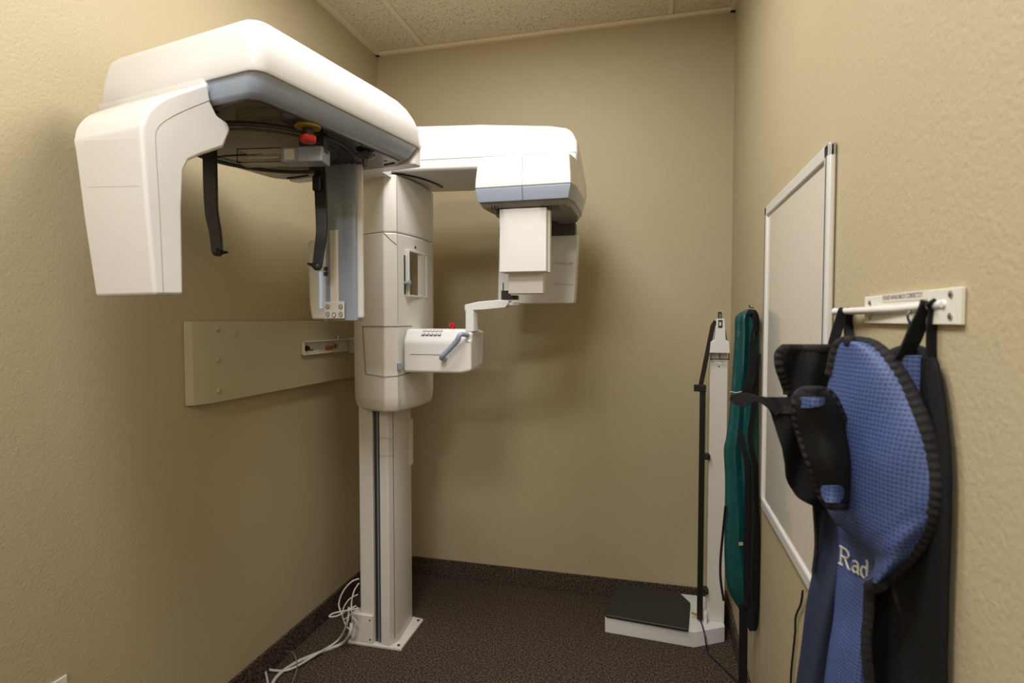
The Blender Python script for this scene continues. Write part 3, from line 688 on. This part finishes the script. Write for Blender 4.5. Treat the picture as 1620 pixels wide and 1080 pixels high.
T('apron_body', bundle([(489, 1182, 1190), (494, 1172, 1198), (502, 1163, 1200), (530, 1162, 1201), (600, 1158, 1201), (650, 1154, 1200), (690, 1149, 1200), (712, 1145, 1200), (760, 1147, 1200), (830, 1146, 1201), (880, 1146, 1202), (920, 1149, 1202), (945, 1158, 1203), (966, 1171, 1203)], dA, .026, 7, .40), 'teal')
def ap(x, y, d): return dep(x, y, d)
dq = 1.985
T('collar_loop', tube([ap(1186, 497, 1.805), ap(1192, 494, 1.795), ap(1196, 505, 1.795), ap(1196, 525, 1.805)], .010, 10, smooth=5), 'blackfab')
T('trim_strap', ribbon([ap(1194, 520, 1.805), ap(1191, 550, 1.800), ap(1190, 590, 1.790), ap(1184, 612, 1.785), ap(1179, 630, 1.790)], lambda q: .018+.016*q, .003, RT), 'blackfab')
T('trim_strap', ribbon([ap(1200, 560, 1.800), ap(1196, 600, 1.795), ap(1191, 650, 1.790), ap(1186, 690, 1.790), ap(1190, 715, 1.790), ap(1197, 740, 1.795)], .014, .003, RT), 'blackfab')
T('trim_strap', ribbon([ap(1170, 680, 1.800), ap(1176, 705, 1.790), ap(1182, 740, 1.785), ap(1182, 800, 1.785), ap(1180, 860, 1.785), ap(1181, 960, 1.787)], .016, .003, RT), 'blackfab')
T('black_lining', bundle([(735, 1184, 1200), (800, 1186, 1201), (860, 1184, 1203), (930, 1181, 1202), (985, 1182, 1200), (998, 1186, 1196)], lambda s, t_: 1.80, .022, 4, .2), 'blackfab')
T('belt', ribbon([ap(1176, 955, 1.795), ap(1176, 1000, 1.800), ap(1175.5, 1050, 1.805), ap(1175, 1110, 1.805)], .026, .004, RT), 'blackfab')
T('edge_trim', ribbon([ap(1148, 800, 1.835), ap(1143, 850, 1.845), ap(1140, 885, 1.845), ap(1140, 915, 1.845), ap(1145, 950, 1.845)], .007, .004, RT), 'blackfab')
T('tag', obox(ap(1172.5, 860, 1.800), RT, FW, UP, .007, .001, .005), 'board', smooth=False)
T('seam_line', tube([ap(1155, 619, 1.815), ap(1164, 621, 1.807), ap(1174, 619, 1.805)], .0012, 6), 'thread')
hk = on(1193, 486, 'x', XR)
o = obj('wall_hook', tube([hk, hk+Vector((-.012, 0, -.001)), hk+Vector((-.016, 0, .008))], .002, 8, smooth=4), 'dsteel'); tag(o, 'small dark wall hook that the teal apron hangs from', 'hook')

# ------------------------------------------------------------------ apron rack: ivory plate and swing rod
c = [on(x, y, 'x', XR-.006) for x, y in ((1368, 470), (1520, 453), (1517, 513), (1370, 512))]
ypf, ypn = c[0].y, c[1].y; zpt, zpb = (c[0].z+c[1].z)/2, (c[2].z+c[3].z)/2
t = thing('apron_rack', 'ivory wall plate with printed notice and white swing rod', 'rack', (XR, ypn, zpb))
T = lambda name, bm, m, parent=None, **k: obj(name, place(t, bm), m, parent or t, **k)
pl_ = T('wall_plate', box((XR-.006, ypn, zpb), (XR-.0005, ypf, zpt)), 'ivory', bevel=.0012)
for x, y in ((1377, 479), (1505, 465), (1377, 502), (1504, 500)):
    p = on(x, y, 'x', XR-.006); T('screw', lathe(p, (-1, 0, 0), [(0, .0042), (.0015, .004), (.0026, .002)], 16), 'steel', pl_)
la, lb = on(1396, 474, 'x', XR-.0065), on(1465, 464, 'x', XR-.0065)
lz = (la.z+lb.z)/2
T('notice', box((XR-.0066, lb.y-.004, lz-.0055), (XR-.0055, la.y+.003, lz+.006)), 'ivory', pl_, smooth=False)
fc = bpy.data.curves.new('notice_text', 'FONT'); fc.body = 'PLEASE HANG BACK CORRECTLY'; fc.size = 1; fc.extrude = 0
fo = bpy.data.objects.new('tmp', fc); COL.objects.link(fo); bpy.context.view_layer.update()
me = bpy.data.meshes.new_from_object(fo); COL.objects.unlink(fo); bpy.data.objects.remove(fo)
xs = [v.co.x for v in me.vertices]; wd_ = max(xs)-min(xs); tw = (la.y-lb.y)*.92
for v in me.vertices:
    x_, y_ = (v.co.x-min(xs))/wd_*tw, v.co.y/wd_*tw*1.05
    v.co = Vector((XR-.0069, la.y-.002-x_, lz-.0022+y_))-t.location
obj('printed_text', me, 'print', pl_, smooth=False)
rn, rf = dep(1497, 481, .655), dep(1322, 493, 1.005)
rm = dep(1420, 489, .78)
T('swing_rod', tube([rn+Vector((.03, .0, .0)), rn, rn*.7+rm*.3, rm, rf], .0055, 12, rr=lambda q: .0058), 'white')
T('rod_socket', lathe(rn+Vector((.045, 0, 0)), (-1, 0, 0), [(0, .010), (.03, .0085), (.045, .007), (.05, .004)], 20), 'white')
T('rod_tip', lathe(rf-(rf-rm).normalized()*.004, (rf-rm), [(0, .0055), (.005, .007), (.010, .0055), (.012, .002)], 16), 'white')
o = obj('hook_wire', tube([dep(1452, 491, .73), dep(1440, 492, .735), dep(1436, 500, .735), dep(1440, 512, .735), dep(1449, 535, .735), dep(1462, 555, .73), dep(1470, 572, .725)], .0016, 8, smooth=6), 'dsteel')
tag(o, 'thin dark wire hook looped over the white swing rod', 'hook')

# ------------------------------------------------------------------ blue apron over the rod
t = thing('blue_apron', 'blue honeycomb lead apron with black binding hanging from the white swing rod', 'apron', (.27, .85, 1.33))
T = lambda name, bm, m, parent=None, **k: obj(name, place(t, bm), m, parent or t, **k)
def sheet(name, rows, depf, m, parent=None, nx=28, n=8, th=.004, wr=None):
    rs = catmull_rows(rows, n); bm = bmesh.new(); uvl = bm.loops.layers.uv.new('UVMap'); G = []; C2 = {}
    N = len(rs)
    for i, (y, xl, xr) in enumerate(rs):
        row = []
        for j in range(nx+1):
            s = j/nx; x_ = xl+(xr-xl)*s; t_ = i/(N-1)
            p = dep(x_, y, depf(x_, y, s, t_)); vv = bm.verts.new(p-t.location); row.append(vv); C2[vv] = p
        G.append(row)
    # cloth-space coordinates: distances measured along the cloth
    q = {}
    for i in range(N):
        for j in range(nx+1):
            a = 0 if j == 0 else q[G[i][j-1]][0]+(C2[G[i][j]]-C2[G[i][j-1]]).length
            if j == 0: a = (C2[G[i][0]]-C2[G[0][0]]).dot(Vector((0, -1, 0)))
            q[G[i][j]] = (a, C2[G[i][j]].z)
    for i in range(N-1):
        for j in range(nx):
            f = bm.faces.new((G[i][j], G[i][j+1], G[i+1][j+1], G[i+1][j]))
            for l in f.loops: l[uvl].uv = q[l.vert]
    me_ = bpy.data.meshes.new(name); bm.to_mesh(me_)
    left = [C2[r[0]].copy() for r in G]; right = [C2[r[-1]].copy() for r in G]; top = [C2[v] for v in G[0]]; bot = [C2[v] for v in G[-1]]
    bm.free()
    o = obj(name, me_, m, parent or t)
    md = o.modifiers.new('s', 'SOLIDIFY'); md.thickness = th; md.offset = 0
    return o, left, right, top, bot
def binding(path, width, parent, m='binding', name='binding', ruff=.0012, side=None, freq=2.0, sm=2):
    path = smooth_path(path, sm or 3)
    rings = []; acc = 0; prev = None
    for i, p in enumerate(path):
        if i: acc += (path[i]-path[i-1]).length
        tt = (path[min(i+1, len(path)-1)]-path[max(i-1, 0)]).normalized()
        toC = (CAM-p).normalized(); s = tt.cross(toC).normalized(); nn = s.cross(tt).normalized()
        rf_ = ruff*math.sin(acc/.0017)
        w2 = width*(1+.022*math.sin(acc/.0021)+.02*math.sin(acc/.013))
        ring = []
        for k_ in range(10):
            a = 2*math.pi*k_/10
            ring.append(p+s*math.cos(a)*w2/2+nn*(math.sin(a)*(.0045+rf_)))
        rings.append(ring)
    return T(name, loft(rings), m, parent)
sin = math.sin
def wallclamp(x, y, d):   # keep cloth clear of the right wall
    p = dep(x, y, d)
    if p.x > XR-.010: d = d*(XR-.010)/p.x
    return d
# back layer: black lining behind, right side
bk, L_, R_, _, _ = sheet('back_panel', [(566, 1425, 1478), (590, 1420, 1486), (640, 1415, 1494), (720, 1410, 1502), (800, 1400, 1503), (900, 1378, 1500), (1000, 1372, 1497), (1100, 1372, 1496)],
    lambda x, y, s, t_: wallclamp(x, y, .845-(x-1372)/128*.17+.003*sin(y/22+x/30)), 'blackfab')
sheet('inner_patch', [(562, 1418, 1470), (580, 1418, 1472), (610, 1420, 1474), (650, 1440, 1468), (690, 1458, 1466)], lambda x, y, s, t_: .715-.02*s, 'blue')
binding([dep(1410, 563, .725), dep(1425, 556, .72), dep(1455, 556, .71), dep(1474, 572, .685), dep(1480, 600, .678), dep(1488, 650, .672)], .015, t, sm=8)
# lower skirt panels
sk, L_, R_, _, _ = sheet('skirt_side', [(760, 1285, 1345), (800, 1292, 1345), (860, 1290, 1350), (900, 1286, 1345), (960, 1276, 1335), (1030, 1268, 1325), (1100, 1258, 1318)],
    lambda x, y, s, t_: .90-.03*s+.01*sin(s*5+t_*3), 'navy')
sk2, L2, R2, _, _ = sheet('skirt_front', [(740, 1318, 1420), (800, 1322, 1420), (860, 1328, 1420), (905, 1326, 1400), (930, 1324, 1380), (980, 1320, 1376), (1030, 1312, 1370), (1100, 1303, 1376)],
    lambda x, y, s, t_: .862-.075*s-.02*sin(math.pi*s)+.004*sin(x/7+y/60), 'blue')
binding([dep(1376, 925, .775), dep(1374, 975, .775), dep(1371, 1010, .775), dep(1373, 1050, .775), dep(1380, 1100, .775)], .014, sk2, sm=8)
binding([dep(1288, 795, .90), dep(1291, 840, .90), dep(1291, 870, .90), dep(1287, 905, .90)], .006, sk, sm=8)
binding([dep(1416, 920, .77), dep(1425, 955, .755), dep(1450, 1000, .72), dep(1470, 1040, .69), dep(1480, 1100, .68)], .012, bk, sm=8)
# main wrap panel
def dmain(x, y, s, t_):
    b = .80-(x-1320)/165*.150
    b -= .030*sin(math.pi*min(1, max(0, s)))*(.4+.6*min(1, t_*2))
    b += .003*sin((x-1300-(y-560)*.22)/24)*(1-.6*t_)+.001*sin((x+y)/23)
    if y > 800: b += .003*sin((x*1.0+y*1.3)/9)*min(1, (y-800)/60)*s
    return b
rows = [(541, 1338, 1350), (546, 1328, 1378), (562, 1322, 1400), (590, 1316, 1422), (625, 1308, 1442), (665, 1300, 1460), (710, 1297, 1474), (755, 1298, 1483), (790, 1305, 1482), (820, 1318, 1474), (850, 1352, 1460), (880, 1384, 1438), (905, 1384, 1410), (922, 1381, 1388)]
mp2, Lm, Rm, Tm, Bm = sheet('wrap_panel', rows, dmain, 'blue', nx=48)
binding(list(reversed(Lm[:26]))+Tm[1:-1:6]+Rm[:-3]+[dep(1394, 922, .715), dep(1384, 927, .73), dep(1374, 930, .745)], .0175, mp2, sm=0, ruff=.0007)
# dark lining/front flap at left
def dflap(x, y, s, t_): return .86-.03*s+.008*sin(x/9+y/31)
fl1, L3, R3, T3, B3 = sheet('upper_flap', [(551, 1240, 1312), (560, 1232, 1318), (580, 1233, 1318), (600, 1240, 1318), (622, 1246, 1310), (640, 1240, 1300), (655, 1226, 1300)], dflap, 'blackfab')
binding(list(reversed(L3[:34]))+T3[1::3], .013, fl1, sm=0)
fl2, L4, R4, T4, B4 = sheet('lower_flap', [(628, 1215, 1300), (640, 1214, 1300), (660, 1222, 1305), (690, 1232, 1312), (730, 1242, 1320), (760, 1246, 1330), (785, 1262, 1335), (800, 1290, 1338), (806, 1312, 1330)],
    lambda x, y, s, t_: .875-.03*s+.010*sin(x/11+y/40)+.01*s, 'blackfab')
T('waist_strap', ribbon([dep(1155, 629, .90), dep(1172, 632, .895), dep(1190, 630, .885), dep(1210, 634, .875), dep(1235, 650, .87)], lambda q: .004+.017*sin(min(1, q*3.2+.12)*1.5) if q < .35 else (.021-.013*min(1, (q-.35)*4) if q < .6 else .008+.03*(q-.6)), .003, Z), 'binding')
# rolled collar piece, black with blue ends
def dcol(x, y, s, t_): return .765-.035*sin(math.pi*s)+.03*(1-t_)*0+.004*sin(y/15)
cl, L5, R5, T5, B5 = sheet('collar', [(617, 1272, 1300), (624, 1262, 1314), (640, 1258, 1324), (665, 1260, 1334), (700, 1270, 1344), (740, 1284, 1350), (770, 1294, 1352), (790, 1303, 1348), (800, 1312, 1338)], dcol, 'blackfab')
binding(L5+B5[::4]+list(reversed(R5))+list(reversed(T5[::4])), .011, cl, sm=0)
sheet('collar_lining', [(628, 1270, 1302), (634, 1265, 1304), (641, 1263, 1300), (645, 1264, 1280)], lambda x, y, s, t_: dcol(x, y, (x-1262)/62, t_)-.006, 'blue', th=.003)
sheet('collar_lining', [(768, 1302, 1330), (776, 1300, 1334), (788, 1303, 1332), (795, 1308, 1326)], lambda x, y, s, t_: dcol(x, y, (x-1290)/60, .9)-.006, 'blue', th=.003)
# hanging loops over the rod
def rodpt(x): 
    a = (x-1322)/(1497-1322); return dep(x, 493-12*a, 1.005+(.655-1.005)*a**.85) if False else None
T('hanging_loop', ribbon([dep(1313, 575, .93), dep(1318, 545, .94), dep(1328, 510, .955), dep(1333, 494, .958), dep(1337, 489, .965)], .016, .0025, RT), 'blackfab')
T('hanging_loop', ribbon([dep(1335, 489, .965), dep(1341, 495, .975), dep(1342, 515, .975), dep(1344, 540, .93), dep(1343, 560, .87)], .015, .0025, RT), 'blackfab')
T('hanging_loop', ribbon([dep(1420, 580, .715), dep(1440, 545, .705), dep(1455, 510, .70), dep(1467, 484, .693), dep(1474, 477, .697)], lambda q: .023-.004*q, .003, RT+UP*.35), 'blackfab')
T('hanging_loop', ribbon([dep(1471, 477, .675), dep(1477, 488, .680), dep(1474, 520, .684), dep(1474, 560, .684), dep(1478, 584, .680)], lambda q: .012, .003, RT), 'blackfab')
# embroidered word on the skirt
stroke = {
 'R': [[(0, 0), (0, 1)], [(-.12, 0), (.16, 0)], [(-.12, 1), (.3, 1), (.5, .92), (.58, .75), (.5, .58), (.3, .5), (0, .5)], [(.28, .5), (.6, 0), (.72, 0)]],
 'a': [[(.08, .55), (.2, .66), (.38, .64), (.46, .5), (.46, .05), (.58, 0)], [(.46, .4), (.2, .36), (.05, .2), (.1, .05), (.25, 0), (.46, .12)]],
 'd': [[(.5, 1.05), (.5, .02), (.62, 0)], [(.38, 1.05), (.5, 1.05)], [(.5, .5), (.35, .64), (.15, .6), (.04, .35), (.12, .08), (.3, 0), (.5, .12)]],
}
bm = bmesh.new()
org = (1330, 892); ex = (20.5, 12.0); ey = (1.5, -27)
for ch, ox in (('R', 0), ('a', .85), ('d', 1.5)):
    for st in stroke[ch]:
        pts = []
        for a, b in st:
            x_ = org[0]+(ox+a)*ex[0]+b*ey[0]; y_ = org[1]+(ox+a)*ex[1]+b*ey[1]
            s_ = (x_-1326)/75
            pts.append(dep(x_, y_, .862-.075*s_-.02*sin(math.pi*s_)-.006))
        tube(pts, .0016, 6, bm)
T('embroidered_text', bm, 'thread', sk2)
